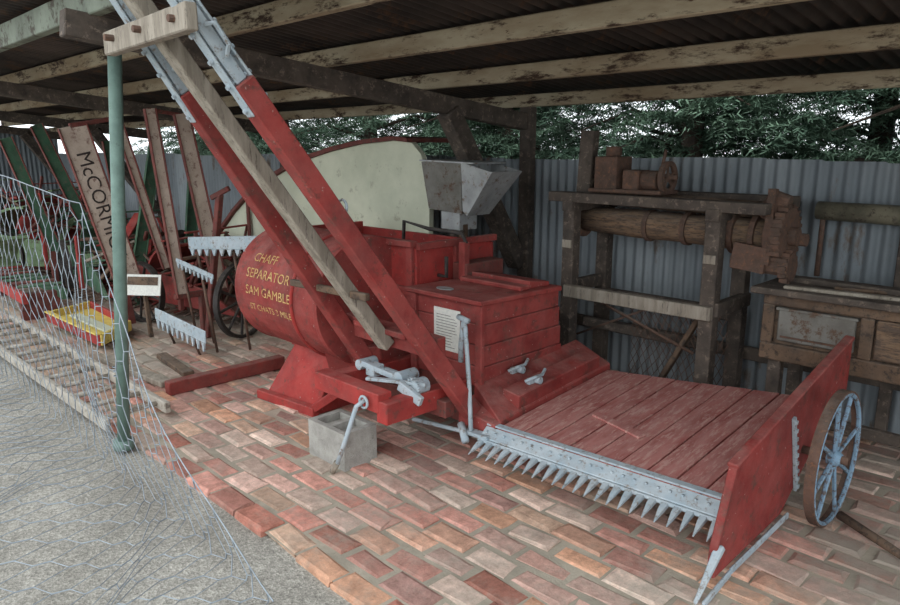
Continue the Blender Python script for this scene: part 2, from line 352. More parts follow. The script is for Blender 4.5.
hexa('lid_hatch',H,'red',[(x0+.02,3.05,.835),(x1-.04,3.05,.835),(x1-.04,3.24,.83),(x0+.02,3.24,.83),(x0+.02,3.05,.88),(x1-.04,3.05,.88),(x1-.04,3.24,.855),(x0+.02,3.24,.855)])
box('paper_notice',H,'paper',(-2.74,y0-.006,.52),(-2.54,y0-.001,.755),bev=0)
bm=bmesh.new()
for k in range(12): add_box(bm,(-2.72,y0-.0072,.54+k*.016),(-2.56-random.uniform(0,.05),y0-.0065,.543+k*.016))
bm_obj('notice_print',H,'tindull',bm)
prism('lid_nameplate',H,'tin',[(-2.74+.06*math.cos(a),2.70+.035*math.sin(a),.841) for a in [i*math.pi/8 for i in range(16)]],(0,0,.004),bev=0)
hexa('apron_board',H,'red',[(x1-.02,y0-.04,.22),(-2.145,y0-.12,.22),(-2.145,3.5,.30),(x1-.02,3.5,.30),(x1-.02,y0-.04,.40),(-2.15,y0-.12,.275),(-2.15,3.5,.36),(x1-.02,3.5,.46)])
hexa('apron_front',H,'red',[(-2.42,2.48,.2),(-2.145,2.46,.2),(-2.145,2.52,.2),(-2.42,2.60,.2),(-2.42,2.48,.28),(-2.145,2.46,.265),(-2.145,2.52,.27),(-2.42,2.60,.33)])
hexa('apron_rail',H,'red',[(-2.27,2.66,.31),(-2.16,2.66,.28),(-2.16,3.40,.34),(-2.27,3.40,.37),(-2.27,2.66,.38),(-2.16,2.66,.365),(-2.16,3.40,.425),(-2.27,3.40,.44)])
for nm,c in(('catch_upper',(-2.36,2.88,.42)),('catch_lower',(-2.21,2.84,.405))):
    bm=bmesh.new();c=Vector(c)
    add_tube(bm,[c+Vector((0,-.07,0)),c+Vector((.03,-.02,.02)),c+Vector((.02,.05,.015)),c+Vector((.0,.1,.03))],.009,8)
    add_box(bm,c-Vector((.005,.05,.02)),c+Vector((.015,.05,.012)))
    add_tube(bm,[c+Vector((.02,0,0)),c+Vector((.05,0,.0))],.02,12)
    bm_obj(nm,H,'blue',bm)
tube('lever_rod_long',H,'blue',[(-2.40,2.50,.76),(-2.37,2.48,.72),(-2.31,2.45,.40),(-2.27,2.42,.20)],.012,8)
tube('lever_rod_short',H,'blue',[(-2.41,2.51,.74),(-2.43,2.51,.62),(-2.44,2.52,.52)],.014,8)
tube('lever_top',H,'blue',[(-2.44,2.50,.765),(-2.36,2.49,.755)],.015,8)
tube('tie_rod',H,'blue',[(-2.75,2.46,.13),(-2.2,2.46,.19)],.012,8)
beam('knife_head_link',H,'blue',(-2.32,2.43,.20),(-2.14,2.42,.215),.06,.02)
tube('knife_pitman',H,'blue',[(-2.34,2.42,.23),(-2.25,2.36,.18)],.02,8)
# front frame
beam('frame_front',H,'redb',(-3.06,2.07,.39),(-2.52,2.07,.39),.09,.10)
beam('frame_side_left',H,'redb',(-3.0,2.05,.38),(-3.0,2.8,.36),.08,.09)
beam('frame_side_right',H,'redb',(-2.50,2.03,.35),(-2.50,2.60,.34),.08,.11)
beam('frame_mid',H,'reddk',(-3.05,2.38,.30),(-2.40,2.40,.30),.07,.09)
beam('frame_low_cross',H,'reddk',(-3.2,2.66,.17),(-2.4,2.66,.17),.07,.09)
def arm(i,P0,P1):
    P0=Vector(P0);P1=Vector(P1);d=(P1-P0).normalized()
    beam('arm_%d'%i,H,'red',P0,P1,.085,.075,up=(1,0,0))
    Q=P1-d*.12;nrm=Vector((1,0,0)).cross(d).normalized()
    for s in(-1,1):
        beam('arm_%d_strap_%d'%(i,s),H,'blue',Q+nrm*.045*s,P1+d*.62+nrm*.03*s,.05,.010,up=nrm)
    beam('arm_%d_timber_end'%i,H,'blue',P1,P1+d*.62,.05,.040,up=(1,0,0))
    bm=bmesh.new()
    for k in range(4):
        c=Q+d*(.03+k*.1);add_tube(bm,[c-nrm*.06,c+nrm*.06],.009,6);
    add_tube(bm,[P1+d*.1+Vector((.03,0,0)),P1+d*.12+Vector((.07,0,.02)),P1+d*.2+Vector((.075,0,.02)),P1+d*.22+Vector((.03,0,0))],.009,6)
    bm_obj('arm_%d_bolts'%i,H,'blue',bm)
    c=P0+d*1.33+nrm*-.055
    tube('arm_%d_eye'%i,H,'blue',[c+Vector((.03*math.cos(a),0,.03*math.sin(a))) for a in [k*math.pi/6 for k in range(12)]],.006,6,closed=True)
arm(1,(-3.0,2.45,.27),(-3.0,1.40,1.84))
arm(2,(-2.34,2.50,.27),(-2.4,1.33,1.84))
beam('centre_pole',H,'grey',(-2.68,2.22,.62),(-2.72,1.02,2.26),.065,.075,up=(1,0,0))
beam('top_crosspiece',H,'grey',(-3.12,1.15,2.02),(-2.33,1.13,2.03),.045,.09)
bm=bmesh.new()
for x in(-3.0,-2.72,-2.42): add_tube(bm,[(x,1.09,2.03),(x,1.2,2.03)],.013,8)
bm_obj('top_crosspiece_bolts',H,'rust',bm)
beam('thin_crosspiece',H,'wood',(-3.24,2.03,.90),(-2.52,1.98,.93),.03,.035)
beam('arm_crossbeam',H,'red',(-3.06,2.26,.67),(-2.36,2.30,.65),.07,.11)
beam('arm_crossbeam_cap',H,'red',(-2.9,2.20,.71),(-2.5,2.21,.70),.05,.03)
bm=bmesh.new()
add_beam(bm,(-3.0,2.30,.45),(-2.46,2.30,.44),.025,.025)
add_tube(bm,[(-2.95,2.24,.45),(-2.95,2.36,.45)],.03,12)
add_tube(bm,[(-2.62,2.24,.45),(-2.62,2.36,.45)],.035,12)
add_tube(bm,[(-2.50,2.24,.43),(-2.50,2.32,.43)],.042,12)
add_beam(bm,(-2.9,2.22,.48),(-2.6,2.26,.44),.02,.03)
add_beam(bm,(-2.75,2.14,.445),(-2.45,2.28,.45),.03,.016)
add_beam(bm,(-2.56,2.20,.44),(-2.42,2.22,.38),.025,.05)
add_box(bm,(-2.86,2.22,.42),(-2.79,2.29,.48))
for k in range(12):
    a=k*math.pi/6;c=Vector((-2.5+.047*math.cos(a),2.235,.43+.047*math.sin(a)));add_box(bm,c-Vector((.006,.01,.006)),c+Vector((.006,.01,.006)))
bm_obj('cast_linkage',H,'blue',bm,bev=.002)
tube('hanging_crank',H,'blue',[(-2.60,2.01,.40),(-2.62,1.97,.37),(-2.66,1.93,.2),(-2.70,1.90,.06)],.012,8)
tube('crank_handle',H,'grey',[(-2.70,1.90,.07),(-2.73,1.89,.015)],.018,8)
tube('crank_ring',H,'blue',[(-2.6+.03*math.cos(a),2.0,.39+.03*math.sin(a)) for a in [k*math.pi/7 for k in range(14)]],.007,6,closed=True)
# drum with lettering
cy,cz,r=2.55,.72,.385;xa,xb=-4.14,-3.22
bm=bmesh.new();n=48
prof=[(xa,r-.02),(xa,r),(xa+.02,r+.006),(xa+.04,r),(xb-.04,r),(xb-.02,r+.006),(xb,r),(xb,r-.02)]
R=[[bm.verts.new((x,cy-q*math.cos(2*math.pi*i/n),cz+q*math.sin(2*math.pi*i/n))) for i in range(n)] for x,q in prof]
for a,b in zip(R[:-1],R[1:]):
    for i in range(n): bm.faces.new((a[i],a[(i+1)%n],b[(i+1)%n],b[i]))
bm.faces.new(R[0]);bm.faces.new(R[-1])
bm_obj('threshing_drum',H,'red',bm)
V=[];F=[]
def drum_text(body,size,x,phi):
    vs,fs=text_verts(body,size);b=len(V)
    for v in vs:
        a=phi+v.y/r;V.append((x+v.x*1.08,cy-(r+.003)*math.cos(a),cz+(r+.003)*math.sin(a)))
    for f in fs:F.append(tuple(i+b for i in f))
drum_text('CHAFF',.082,-3.84,.60);drum_text('SEPARATOR',.084,-3.76,.33);drum_text('SAM GAMBLE',.080,-3.74,.05);drum_text('ST CHATS 3 MILES',.058,-3.71,-.22)
mesh_obj('drum_lettering',H,'gold',V,F)
tube('drum_band',H,'redb',[(xb-.25,cy-(r+.004)*math.cos(a),cz+(r+.004)*math.sin(a)) for a in [k*2*math.pi/40 for k in range(40)]],.012,6,closed=True)
hexa('drum_foot',H,'redb',[(-3.98,2.24,.0),(-3.46,2.30,.0),(-3.46,2.75,0),(-3.98,2.75,0),(-3.82,2.40,.38),(-3.40,2.40,.38),(-3.40,2.75,.38),(-3.82,2.75,.38)])
beam('foot_sill',H,'redb',(-4.0,2.22,.03),(-3.44,2.28,.03),.05,.06)
beam('foot_brace',H,'redb',(-3.46,2.28,.05),(-3.15,2.5,.32),.05,.05)
hexa('chute_side',H,'red',[(-3.40,2.40,.16),(-3.02,2.50,.2),(-3.02,2.85,.2),(-3.40,2.85,.16),(-3.36,2.3,.42),(-3.02,2.45,.5),(-3.02,2.85,.5),(-3.36,2.85,.42)])
bx0,bx1,by0,by1=-4.35,-3.0,2.72,3.40
bm=bmesh.new()
add_box(bm,(bx0,by0,.15),(bx1,by0+.03,1.06));add_box(bm,(bx0,by1-.03,.15),(bx1,by1,1.02))
add_box(bm,(bx0,by0+.031,.15),(bx0+.03,by1-.031,1.06));add_box(bm,(bx1-.03,by0+.031,.15),(bx1,by1-.031,1.04))
add_box(bm,(bx0+.031,by0+.031,.7),(bx1-.031,by1-.031,.73))
bm_obj('separator_body',H,'redb',bm,bev=.004)
bm=bmesh.new()
for x in(bx0+.03,-3.85,-3.4,bx1-.04): add_beam(bm,(x,by0-.012,.2),(x,by0-.012,1.08),.05,.025,up=(0,1,0))
add_beam(bm,(bx0,by0-.015,1.065),(bx1,by0-.015,1.065),.06,.035);add_beam(bm,(bx0,by0-.012,.78),(bx1,by0-.012,.78),.03,.05)
add_beam(bm,(bx1+.01,by0,.78),(bx1+.01,by1,.78),.03,.05);add_beam(bm,(bx1+.01,by0,1.05),(bx1+.01,by1,1.05),.04,.04)
add_beam(bm,(bx1+.01,3.05,.4),(bx1+.01,3.05,1.04),.03,.05,up=(0,1,0))
bm_obj('body_battens',H,'red',bm,bev=.003)
box('body_rear_box',H,'reddk',(-2.98,3.0,.6),(-2.86,3.34,.93))
beam('body_rear_post',H,'red',(-2.90,3.02,.5),(-2.90,3.02,1.06),.05,.05,up=(0,1,0))
tube('body_handle',H,'black',[(-3.45,3.0,.73),(-3.42,3.0,1.15),(-3.2,3.0,1.12),(-2.92,3.02,1.11),(-2.88,3.02,1.05)],.012,8)
tube('body_crank',H,'black',[(-3.02,2.9,.86),(-2.93,2.9,.86),(-2.93,2.9,.98)],.012,8)
box('body_skid',H,'reddk',(-4.3,2.8,0),(-4.15,3.38,.16));box('body_skid_b',H,'reddk',(-3.15,2.95,0),(-3.0,3.38,.16))

# ---------------------------------------------------------------- concrete block
bm=bmesh.new()
for a in((-3.02,1.95,0,-2.985,2.16,.2),(-2.88,1.95,0,-2.845,2.16,.2),(-2.74,1.95,0,-2.705,2.16,.2)): add_box(bm,a[:3],a[3:])
for xa_,xb_ in((-2.9845,-2.8805),(-2.8445,-2.7405)):
    add_box(bm,(xa_,1.95,0),(xb_,1.98,.2));add_box(bm,(xa_,2.13,0),(xb_,2.16,.2));add_box(bm,(xa_,1.981,0),(xb_,2.129,.16))
bm_obj('concrete_block',None,'conc',bm)

# ---------------------------------------------------------------- timber roller stand
S=empty('timber_roller_press')
lw=.085
for i,(x,y) in enumerate(((-2.66,3.78),(-1.70,3.78),(-2.66,4.18),(-1.70,4.18))):
    beam('leg_%d'%i,S,'tim',(x,y,0),(x,y,1.28),lw,lw,up=(0,1,0))
beam('top_front',S,'tim',(-2.82,3.78,1.305),(-1.42,3.78,1.295),.10,.06)
beam('top_back',S,'tim',(-2.84,4.18,1.31),(-1.42,4.18,1.31),.10,.07)
for i,x in enumerate((-2.66,-1.70)): beam('top_cross_%d'%i,S,'tim',(x,3.72,1.25),(x,4.26,1.25),.08,.07)
beam('rail_front',S,'grey',(-2.66,3.73,.70),(-1.66,3.73,.70),.05,.08)
beam('rail_back',S,'tim',(-2.66,4.16,.62),(-1.66,4.16,.62),.05,.08)
beam('rail_side',S,'tim',(-1.66,3.75,.72),(-1.66,4.2,.72),.05,.08)
beam('rail_low',S,'tim',(-2.66,3.98,.45),(-1.7,3.98,.45),.06,.06)
beam('rail_side2',S,'tim',(-2.66,3.75,.72),(-2.66,4.2,.72),.05,.08)
tube('tension_rod',S,'rust',[(-2.6,3.80,.70),(-1.8,3.84,.42)],.01,6)
tube('tension_rod2',S,'rust',[(-2.6,3.80,.40),(-2.0,3.84,.70)],.008,6)
beam('loose_batten',S,'wood',(-2.1,3.84,.02),(-1.78,3.86,.66),.05,.03)
box('pale_plate',S,'grey',(-1.735,3.727,.98),(-1.665,3.7365,1.03),bev=.002);box('pale_plate_b',S,'grey',(-2.695,3.727,.98),(-2.625,3.7365,1.03),bev=.002)
tube('roller',S,'log',[(-2.72,3.97,1.15),(-2.3,3.97,1.145),(-2.0,3.97,1.14),(-1.40,3.97,1.13)],[.075,.09,.085,.10],20)
tube('roller_upper',S,'wood',[(-2.6,4.0,1.30),(-1.5,4.0,1.27)],.05,14)
bm=bmesh.new()
for x,q in((-2.70,.11),(-2.2,.098),(-1.95,.10),(-1.66,.12),(-1.54,.118),(-1.46,.12)): add_tube(bm,[(x-.015,3.97,1.14),(x+.015,3.97,1.14)],q,18)
add_tube(bm,[(-1.5,3.97,1.13),(-1.28,3.97,1.13)],.035,10)
bm_obj('roller_bands',S,'rust',bm)
bm=bmesh.new()
add_tube(bm,[(-1.40,3.92,1.15),(-1.35,3.92,1.15)],.15,20)
for k in range(22):
    a=k*math.pi/11;c=Vector((-1.375,3.92+.158*math.cos(a),1.15+.158*math.sin(a)));add_box(bm,c-Vector((.025,.010,.010)),c+Vector((.025,.010,.010)))
add_tube(bm,[(-1.35,3.92,1.15),(-1.31,3.92,1.15)],.05,14)
add_tube(bm,[(-1.50,3.92,1.26),(-1.42,3.90,1.34),(-1.36,3.90,1.33)],[.05,.06,.035],12)
add_tube(bm,[(-1.36,3.88,.99),(-1.31,3.88,.99)],.075,16)
for k in range(12):
    a=k*math.pi/6;c=Vector((-1.335,3.88+.08*math.cos(a),.99+.08*math.sin(a)));add_box(bm,c-Vector((.02,.010,.010)),c+Vector((.02,.010,.010)))
add_beam(bm,(-1.42,3.80,1.0),(-1.43,3.84,1.40),.04,.04,up=(0,1,0))
add_tube(bm,[(-1.62,3.86,1.0),(-1.34,3.86,.99)],.05,12)
add_beam(bm,(-1.60,3.80,1.04),(-1.42,3.80,1.02),.03,.14)
bm_obj('gear_head',S,'rust',bm)
beam('upper_post',S,'tim',(-2.62,3.86,1.33),(-2.60,3.86,1.72),.10,.07,up=(0,1,0))
bm=bmesh.new()
add_box(bm,(-2.52,3.80,1.36),(-2.36,3.98,1.56));add_box(bm,(-2.33,3.82,1.36),(-2.22,3.96,1.48));add_box(bm,(-2.55,3.78,1.34),(-2.05,4.0,1.365))
add_tube(bm,[(-2.30,3.9,1.42),(-2.12,3.9,1.42)],.06,12);add_tube(bm,[(-2.44,3.89,1.56),(-2.44,3.89,1.62)],.05,12)
bm_obj('upper_gearbox',S,'rust',bm,bev=.006)
wheel('upper_pulley',S,(-2.06,3.88,1.44),.095,.03,'rust','rust',spokes=5,hub=.028,sr=.008)
tube('upper_shaft',S,'rust',[(-2.6,3.88,1.44),(-2.0,3.88,1.44)],.014,8)
tube('upper_lever',S,'rust',[(-2.1,3.86,1.44),(-2.07,3.86,1.60)],.01,6)
r_=empty('pole_rail');tube('pole',r_,mat('lichen_timber',(128,122,104),(98,94,80),(76,68,60),scale=7,wear=.56),[(-1.33,4.24,1.27),(-.6,4.25,1.26),(.8,4.26,1.25)],[.05,.055,.06],12)
tube('rail_hanger',r_,'rust',[(0.5,4.25,1.25),(0.5,4.25,0.0)],.03,8);tube('rail_hanger_b',r_,'rust',[(-1.30,4.25,1.25),(-1.30,4.25,.9)],.015,8)
beam('trim_wall_rail',None,'tim',(-15,4.325,.35),(1.6,4.325,.35),.04,.08)
def net_panel(name,parent,m,fn,nu,nv,rad):
    bm=bmesh.new()
    for i in range(nu):
        for j in range(nv):
            a=Vector(fn(i+(j%2)*.5,j));
            for di in((j%2)*1.0-1+.0,(j%2)*1.0):
                ii=i+di+((j+1)%2)*.5
                if 0<=ii<=nu and j<nv: add_tube(bm,[a,Vector(fn(ii,j+1))],rad,3,cap=False)
    return bm_obj(name,parent,m,bm)
net_panel('wire_basket',S,'rust',lambda u,v:(-2.25+u*.045,3.86+.04*math.sin(v*.3),.16+v*.04+.02*math.sin(u)),14,13,.0025)
# ---------------------------------------------------------------- old wooden cabinet
W=empty('wooden_cabinet')
box('cabinet_top',W,'tim',(-1.45,3.70,.86),(-.15,4.22,.895))
box('cabinet_carcass',W,'wood',(-1.38,3.80,.50),(-.20,4.20,.86))
box('front_rail_top',W,'wood',(-1.40,3.765,.80),(-.18,3.80,.86));box('front_rail_bottom',W,'wood',(-1.40,3.765,.50),(-.18,3.80,.59))
box('front_stile',W,'wood',(-1.40,3.765,.591),(-1.34,3.80,.799));box('front_stile_mid',W,'wood',(-.93,3.765,.591),(-.87,3.80,.799))
box('metal_drawer_front',W,'tindull',(-1.32,3.775,.61),(-.95,3.795,.78));box('drawer_bead',W,'rust',(-1.30,3.768,.63),(-.97,3.776,.64),bev=.001)
box('drawer_lip',W,'tindull',(-1.33,3.765,.775),(-.94,3.797,.79),bev=.002)
box('plank_side',W,'log',(-.86,3.77,.60),(-.2,3.80,.795))
for i,(x,y) in enumerate(((-1.33,3.84),(-.26,3.84),(-1.33,4.16),(-.26,4.16))): beam('cabinet_leg_%d'%i,W,'tim',(x,y,0),(x,y,.51),.07,.06,up=(0,1,0))
beam('cabinet_stretcher',W,'tim',(-1.33,3.84,.2),(-.26,3.84,.2),.04,.06)
beam('loose_strip',W,'grey',(-1.3,3.76,.905),(-.4,3.86,.905),.05,.018)
beam('loose_strip2',W,'wood',(-1.1,3.9,.905),(-.3,4.1,.905),.04,.018)
beam('loose_strip3',W,'tim',(-1.35,4.0,.91),(-.5,3.95,.91),.07,.03)

# ---------------------------------------------------------------- sheet metal hopper on stand
P=empty('sheet_metal_hopper');P.location=(.17,-.20,0)
def open_hopper(nm,m,bot,top):
    bm=bmesh.new();a=[bm.verts.new(p) for p in bot];b=[bm.verts.new(p) for p in top]
    for i in range(4): bm.faces.new((a[i],a[(i+1)%4],b[(i+1)%4],b[i]))
    bm.faces.new(a)
    o=bm_obj(nm,P,m,bm);s=o.modifiers.new('thick','SOLIDIFY');s.thickness=.008
open_hopper('hopper_body','tindull',[(-3.76,3.58,1.20),(-3.44,3.58,1.18),(-3.44,3.84,1.18),(-3.76,3.84,1.20)],[(-3.80,3.55,1.52),(-3.42,3.55,1.52),(-3.42,3.86,1.52),(-3.80,3.86,1.52)])
open_hopper('hopper_spout','tin',[(-3.43,3.58,1.20),(-3.39,3.58,1.17),(-3.39,3.80,1.17),(-3.43,3.80,1.20)],[(-3.41,3.54,1.52),(-3.14,3.54,1.46),(-3.14,3.84,1.46),(-3.41,3.84,1.52)])
hexa('hopper_lid',P,'tin',[(-3.81,3.54,1.525),(-3.30,3.54,1.51),(-3.30,3.86,1.51),(-3.81,3.86,1.525),(-3.81,3.54,1.535),(-3.30,3.54,1.52),(-3.30,3.86,1.52),(-3.81,3.86,1.535)],bev=0)
box('hopper_box_low',P,'tin',(-3.68,3.62,1.06),(-3.5,3.80,1.19))
beam('hopper_leg',P,'wood',(-3.52,3.68,0),(-3.52,3.68,1.10),.05,.05,up=(0,1,0))
beam('hopper_leg_back',P,'tim',(-3.72,3.80,0),(-3.72,3.80,1.20),.06,.06,up=(0,1,0))
wheel('hopper_hand_wheel',P,(-3.46,3.68,.84),.10,.03,'black','black',spokes=5,hub=.025,sr=.007)
beam('hopper_foot',P,'tim',(-3.52,3.64,.03),(-3.52,3.90,.03),.08,.06)

# ---------------------------------------------------------------- cream fan housing
Q=empty('winnower_fan_housing')
arc=[(-7.0,.70),(-6.62,.97),(-6.26,1.18),(-5.8,1.36),(-5.36,1.50),(-4.9,1.59),(-4.50,1.645),(-4.1,1.67),(-3.92,1.655)]
side=[(-3.82,1.57),(-3.76,1.44),(-3.73,1.28),(-3.74,1.0),(-3.78,.6),(-4.0,.28),(-6.9,.28)]
prism('fan_side_panel',Q,'cream',[(x,3.52,z) for x,z in arc+side],(0,.05,0))
bm=bmesh.new()
for (a,b) in zip(arc[:-1],arc[1:]):
    add_hexa(bm,[(a[0],3.48,a[1]),(b[0],3.48,b[1]),(b[0],4.0,b[1]),(a[0],4.0,a[1]),(a[0]-.02,3.48,a[1]+.03),(b[0]-.01,3.48,b[1]+.03),(b[0]-.01,4.0,b[1]+.03),(a[0]-.02,4.0,a[1]+.03)])
bm_obj('fan_hood_rim',Q,'reddk',bm)
for k,x in enumerate((-6.6,-4.2)): beam('fan_leg_%d'%k,Q,'reddk',(x,3.6,0),(x,3.6,.4),.08,.08,up=(0,1,0))
beam('fan_sill',Q,'reddk',(-7.0,3.5,.28),(-3.95,3.5,.28),.06,.08)
beam('fan_stay',Q,'reddk',(-6.3,3.49,.30),(-6.3,3.49,1.15),.05,.02,up=(0,1,0))

# ---------------------------------------------------------------- light blue combs
def comb(name,p0,p1,h,nt,tl,up):
    g=empty(name);p0=Vector(p0);p1=Vector(p1);up=Vector(up).normalized()
    beam('comb_plate',g,'blue',p0,p1,.012,h,up=up)
    bm=bmesh.new();d=(p1-p0)
    for k in range(nt):
        c=p0+d*((k+.5)/nt)-up*(h/2);w_=d.normalized()*(d.length/nt*.3)
        o_=Vector((0,.006,0))
        add_hexa(bm,[c-w_-o_,c+w_-o_,c+w_+o_,c-w_+o_,c-up*tl-w_*.2-o_,c-up*tl+w_*.2-o_,c-up*tl+w_*.2+o_,c-up*tl-w_*.2+o_])
    bm_obj('comb_teeth',g,'blue',bm)
    for k,t in enumerate((.08,.62)):
        tube('comb_stay_%d'%k,g,'rust',[p0.lerp(p1,t)+Vector((0,.018,0)),p0.lerp(p1,t)+Vector((.02,.10,-p0.z+.01))],.011,6)
    return g
comb('reaper_finger_comb',(-5.50,2.50,.86),(-4.50,2.56,.95),.10,9,.05,(0,0,1))
comb('reaper_finger_comb.001',(-5.58,2.42,.72),(-4.95,2.42,.66),.04,9,.04,(0,0,1))
comb('reaper_finger_comb.002',(-5.75,2.28,.27),(-4.90,2.30,.22),.10,10,.07,(0,0,1))

# ---------------------------------------------------------------- reaper / binder machinery
def elevator_frame(name,x,boards,mt,me,text=None):
    g=empty(name)
    for k,((ya,za),(yb,zb_),w_) in enumerate(boards):
        beam('board_%d'%k,g,mt,(x,ya,za),(x+.05,yb,zb_),w_,.03,up=(1,0,0))
        d=Vector((0.05,yb-ya,zb_-za)).normalized();s=d.cross(Vector((1,0,0))).normalized()
        for q in(-1,1): beam('edge_%d_%d'%(k,q),g,me,Vector((x+.012,ya,za))+s*(w_/2*q),Vector((x+.062,yb,zb_))+s*(w_/2*q),.012,.045,up=(1,0,0))
    if text:
        (ya,za),(yb,zb_),w_=boards[0];vs,fs=text_verts(text,.17)
        d=Vector((0.05,yb-ya,zb_-za)).normalized();s=d.cross(Vector((1,0,0))).normalized()
        if s.y<0: s=-s
        c=Vector((x+.045,(ya+yb)/2,(za+zb_)/2))
        mesh_obj('board_lettering',g,'ink',[c+d*v.x+s*v.y for v in vs],fs)
    return g
g=elevator_frame('binder_elevator_boards',-6.6,[((2.06,1.80),(2.38,.42),.23),((2.42,1.92),(2.74,.5),.07)],'creamb','reddk','McCORMICK')
beam('top_bar',g,'reddk',(-6.6,2.04,1.80),(-6.6,2.46,1.88),.04,.04)
beam('prop',g,'reddk',(-6.62,2.34,.6),(-6.62,2.40,0),.06,.06,up=(1,0,0))
g=elevator_frame('binder_elevator_boards.001',-5.9,[((2.44,1.93),(2.56,.35),.09),((2.70,1.9),(2.92,.35),.13)],'creamb','reddk')
beam('top_bar',g,'reddk',(-5.9,2.42,1.92),(-5.9,2.76,1.88),.03,.03)
beam('foot_bar',g,'reddk',(-5.86,2.5,.36),(-5.86,2.98,.36),.05,.05)
beam('foot_leg',g,'reddk',(-5.86,2.75,0),(-5.86,2.75,.36),.06,.06,up=(1,0,0))
g=elevator_frame('green_reel_boards',-8.5,[((2.0,1.72),(2.34,.5),.12),((2.30,1.86),(2.80,.4),.12),((3.0,1.7),(3.1,.4),.1)],'green','reddk')
beam('foot',g,'reddk',(-8.45,2.3,.52),(-8.45,2.3,0),.06,.06,up=(1,0,0))
g=elevator_frame('green_reel_boards.001',-7.4,[((3.1,1.7),(2.75,.3),.12),((3.5,1.5),(3.3,.2),.12)],'green','green')
beam('foot',g,'green',(-7.35,2.75,.32),(-7.35,2.75,0),.06,.06,up=(1,0,0))

def reaper(name,ox,oy,rot,c1,c2,sc=1.0,extra=0):
    g=empty(name)
    T=Matrix.Translation((ox,oy,0))@Matrix.Rotation(rot,4,'Z')@Matrix.Scale(sc,4)
    def P_(x,y,z): return T@Vector((x,y,z))
    def HX(nm,m,pts): hexa(nm,g,m,[P_(*p) for p in pts])
    HX('platform',c1,[(-.7,-.35,.18),(.7,-.35,.14),(.7,.35,.16),(-.7,.35,.2),(-.7,-.35,.22),(.7,-.35,.18),(.7,.35,.2),(-.7,.35,.24)])
    bm=bmesh.new()
    for k in range(8):
        a0=k*.19;a1=a0+.2
        f=lambda a,e:(.35*math.cos(a+3.3)-.15+e*math.cos(a+3.3),.35*math.sin(a+3.3)*-1+.35+e*math.sin(a+3.3)*-1)
        q=[f(a0,0),f(a1,0),f(a1,.02),f(a0,.02)]
        add_hexa(bm,[P_(x,-.3,z) for x,z in q]+[P_(x,.3,z) for x,z in q])
    bm_obj('curved_apron',g,c2,bm)
    HX('side_board_a',c2,[(-.7,-.38,.2),(.75,-.38,.14),(.75,-.35,.14),(-.7,-.35,.2),(-.55,-.38,.52),(.4,-.38,.34),(.4,-.35,.34),(-.55,-.35,.52)])
    HX('side_board_b',c1,[(-.7,.35,.2),(.75,.35,.14),(.75,.38,.14),(-.7,.38,.2),(-.6,.35,.62),(.3,.35,.42),(.3,.38,.42),(-.6,.38,.62)])
    beam('seat_post',g,'black',P_(-.3,0,.2),P_(-.45,0,.72),.03,.03)
    bm=bmesh.new();add_tube(bm,[P_(-.45,-.0,.70),P_(-.46,0,.73),P_(-.47,0,.745)],[.05,.14,.15],14);bm_obj('seat',g,'black',bm)
    for k in range(4): beam('lever_%d'%k,g,c1 if k%2 else 'reddk',P_(-.1+.15*k,-.2+.1*k,.2),P_(.15*k+.3-.5*(k%2),-.2+.13*k,.95-.12*k),.035,.03)
    for k in range(5):
        a=k*1.256;beam('reel_slat_%d'%k,g,c2,P_(.1+.28*math.cos(a),-.4,.62+.26*math.sin(a)),P_(.1+.28*math.cos(a),.42,.62+.26*math.sin(a)),.05,.015)
        beam('reel_arm_%d'%k,g,c1,P_(.1,.38,.62),P_(.1+.28*math.cos(a),.38,.62+.26*math.sin(a)),.03,.02)
    tube('reel_shaft',g,'rust',[P_(.1,-.45,.62),P_(.1,.45,.62)],.018,8)
    beam('reel_support',g,c1,P_(.1,.44,.15),P_(.1,.44,.66),.05,.04,up=(0,1,0));beam('reel_support2',g,c1,P_(.1,-.44,.15),P_(.1,-.44,.66),.05,.04,up=(0,1,0))
    wheel('wheel_a',g,T@Vector((-.35,-.5,.29)),.29*sc,.06,'black','black',rot=rot+math.pi/2)
    wheel('wheel_b',g,T@Vector((-.35,.5,.29)),.29*sc,.06,'rust','black',rot=rot+math.pi/2)
    tube('axle',g,'black',[P_(-.35,-.5,.29),P_(-.35,.5,.29)],.02,8)
    bm=bmesh.new()
    for k in range(12):
        x=-.6+k*.115;add_hexa(bm,[P_(x,-.40,.13),P_(x+.04,-.40,.13),P_(x+.022,-.52,.12),P_(x+.018,-.52,.12),P_(x,-.40,.15),P_(x+.04,-.40,.15),P_(x+.022,-.52,.13),P_(x+.018,-.52,.13)])
    bm_obj('guards',g,'rust',bm)
    for k in range(extra):
        a=random.uniform(0,3.14);L_=random.uniform(.3,.55);x=random.uniform(-.55,.6);y=random.uniform(-.30,.42);z=random.uniform(.03,.5)
        dx,dy=math.cos(a)*L_,math.sin(a)*L_
        mt=random.choice(['reddk','red','redb','black','redb','wood','red',c2,'green','grey'])
        if k%3: beam('loose_part_%d'%k,g,mt,P_(x-dx*.8,y-dy*.4,z),P_(x+dx*.8,y+dy*.5,z+random.uniform(0,.4)),random.uniform(.02,.11),.02)
        else: tube('loose_part_%d'%k,g,'rust',[P_(x-dx*.8,y-dy*.4,z),P_(x,y,z+.1),P_(x+dx*.8,y+dy*.4,z+random.uniform(0,.4))],.014,6)
    return g
reaper('horse_reaper',-6.45,3.1,.3,'reddk','red',1.0,56)
reaper('horse_reaper.001',-7.95,2.88,-.1,'redb','green',1.1,48)
reaper('horse_reaper.002',-9.8,2.7,.9,'redb','greeny',1.3,36)
reaper('horse_reaper.003',-11.6,3.2,.2,'green','red',1.3)
reaper('horse_reaper.004',-13.4,2.6,.2,'red','greeny',1.3)
G=empty('iron_spoked_wheel')
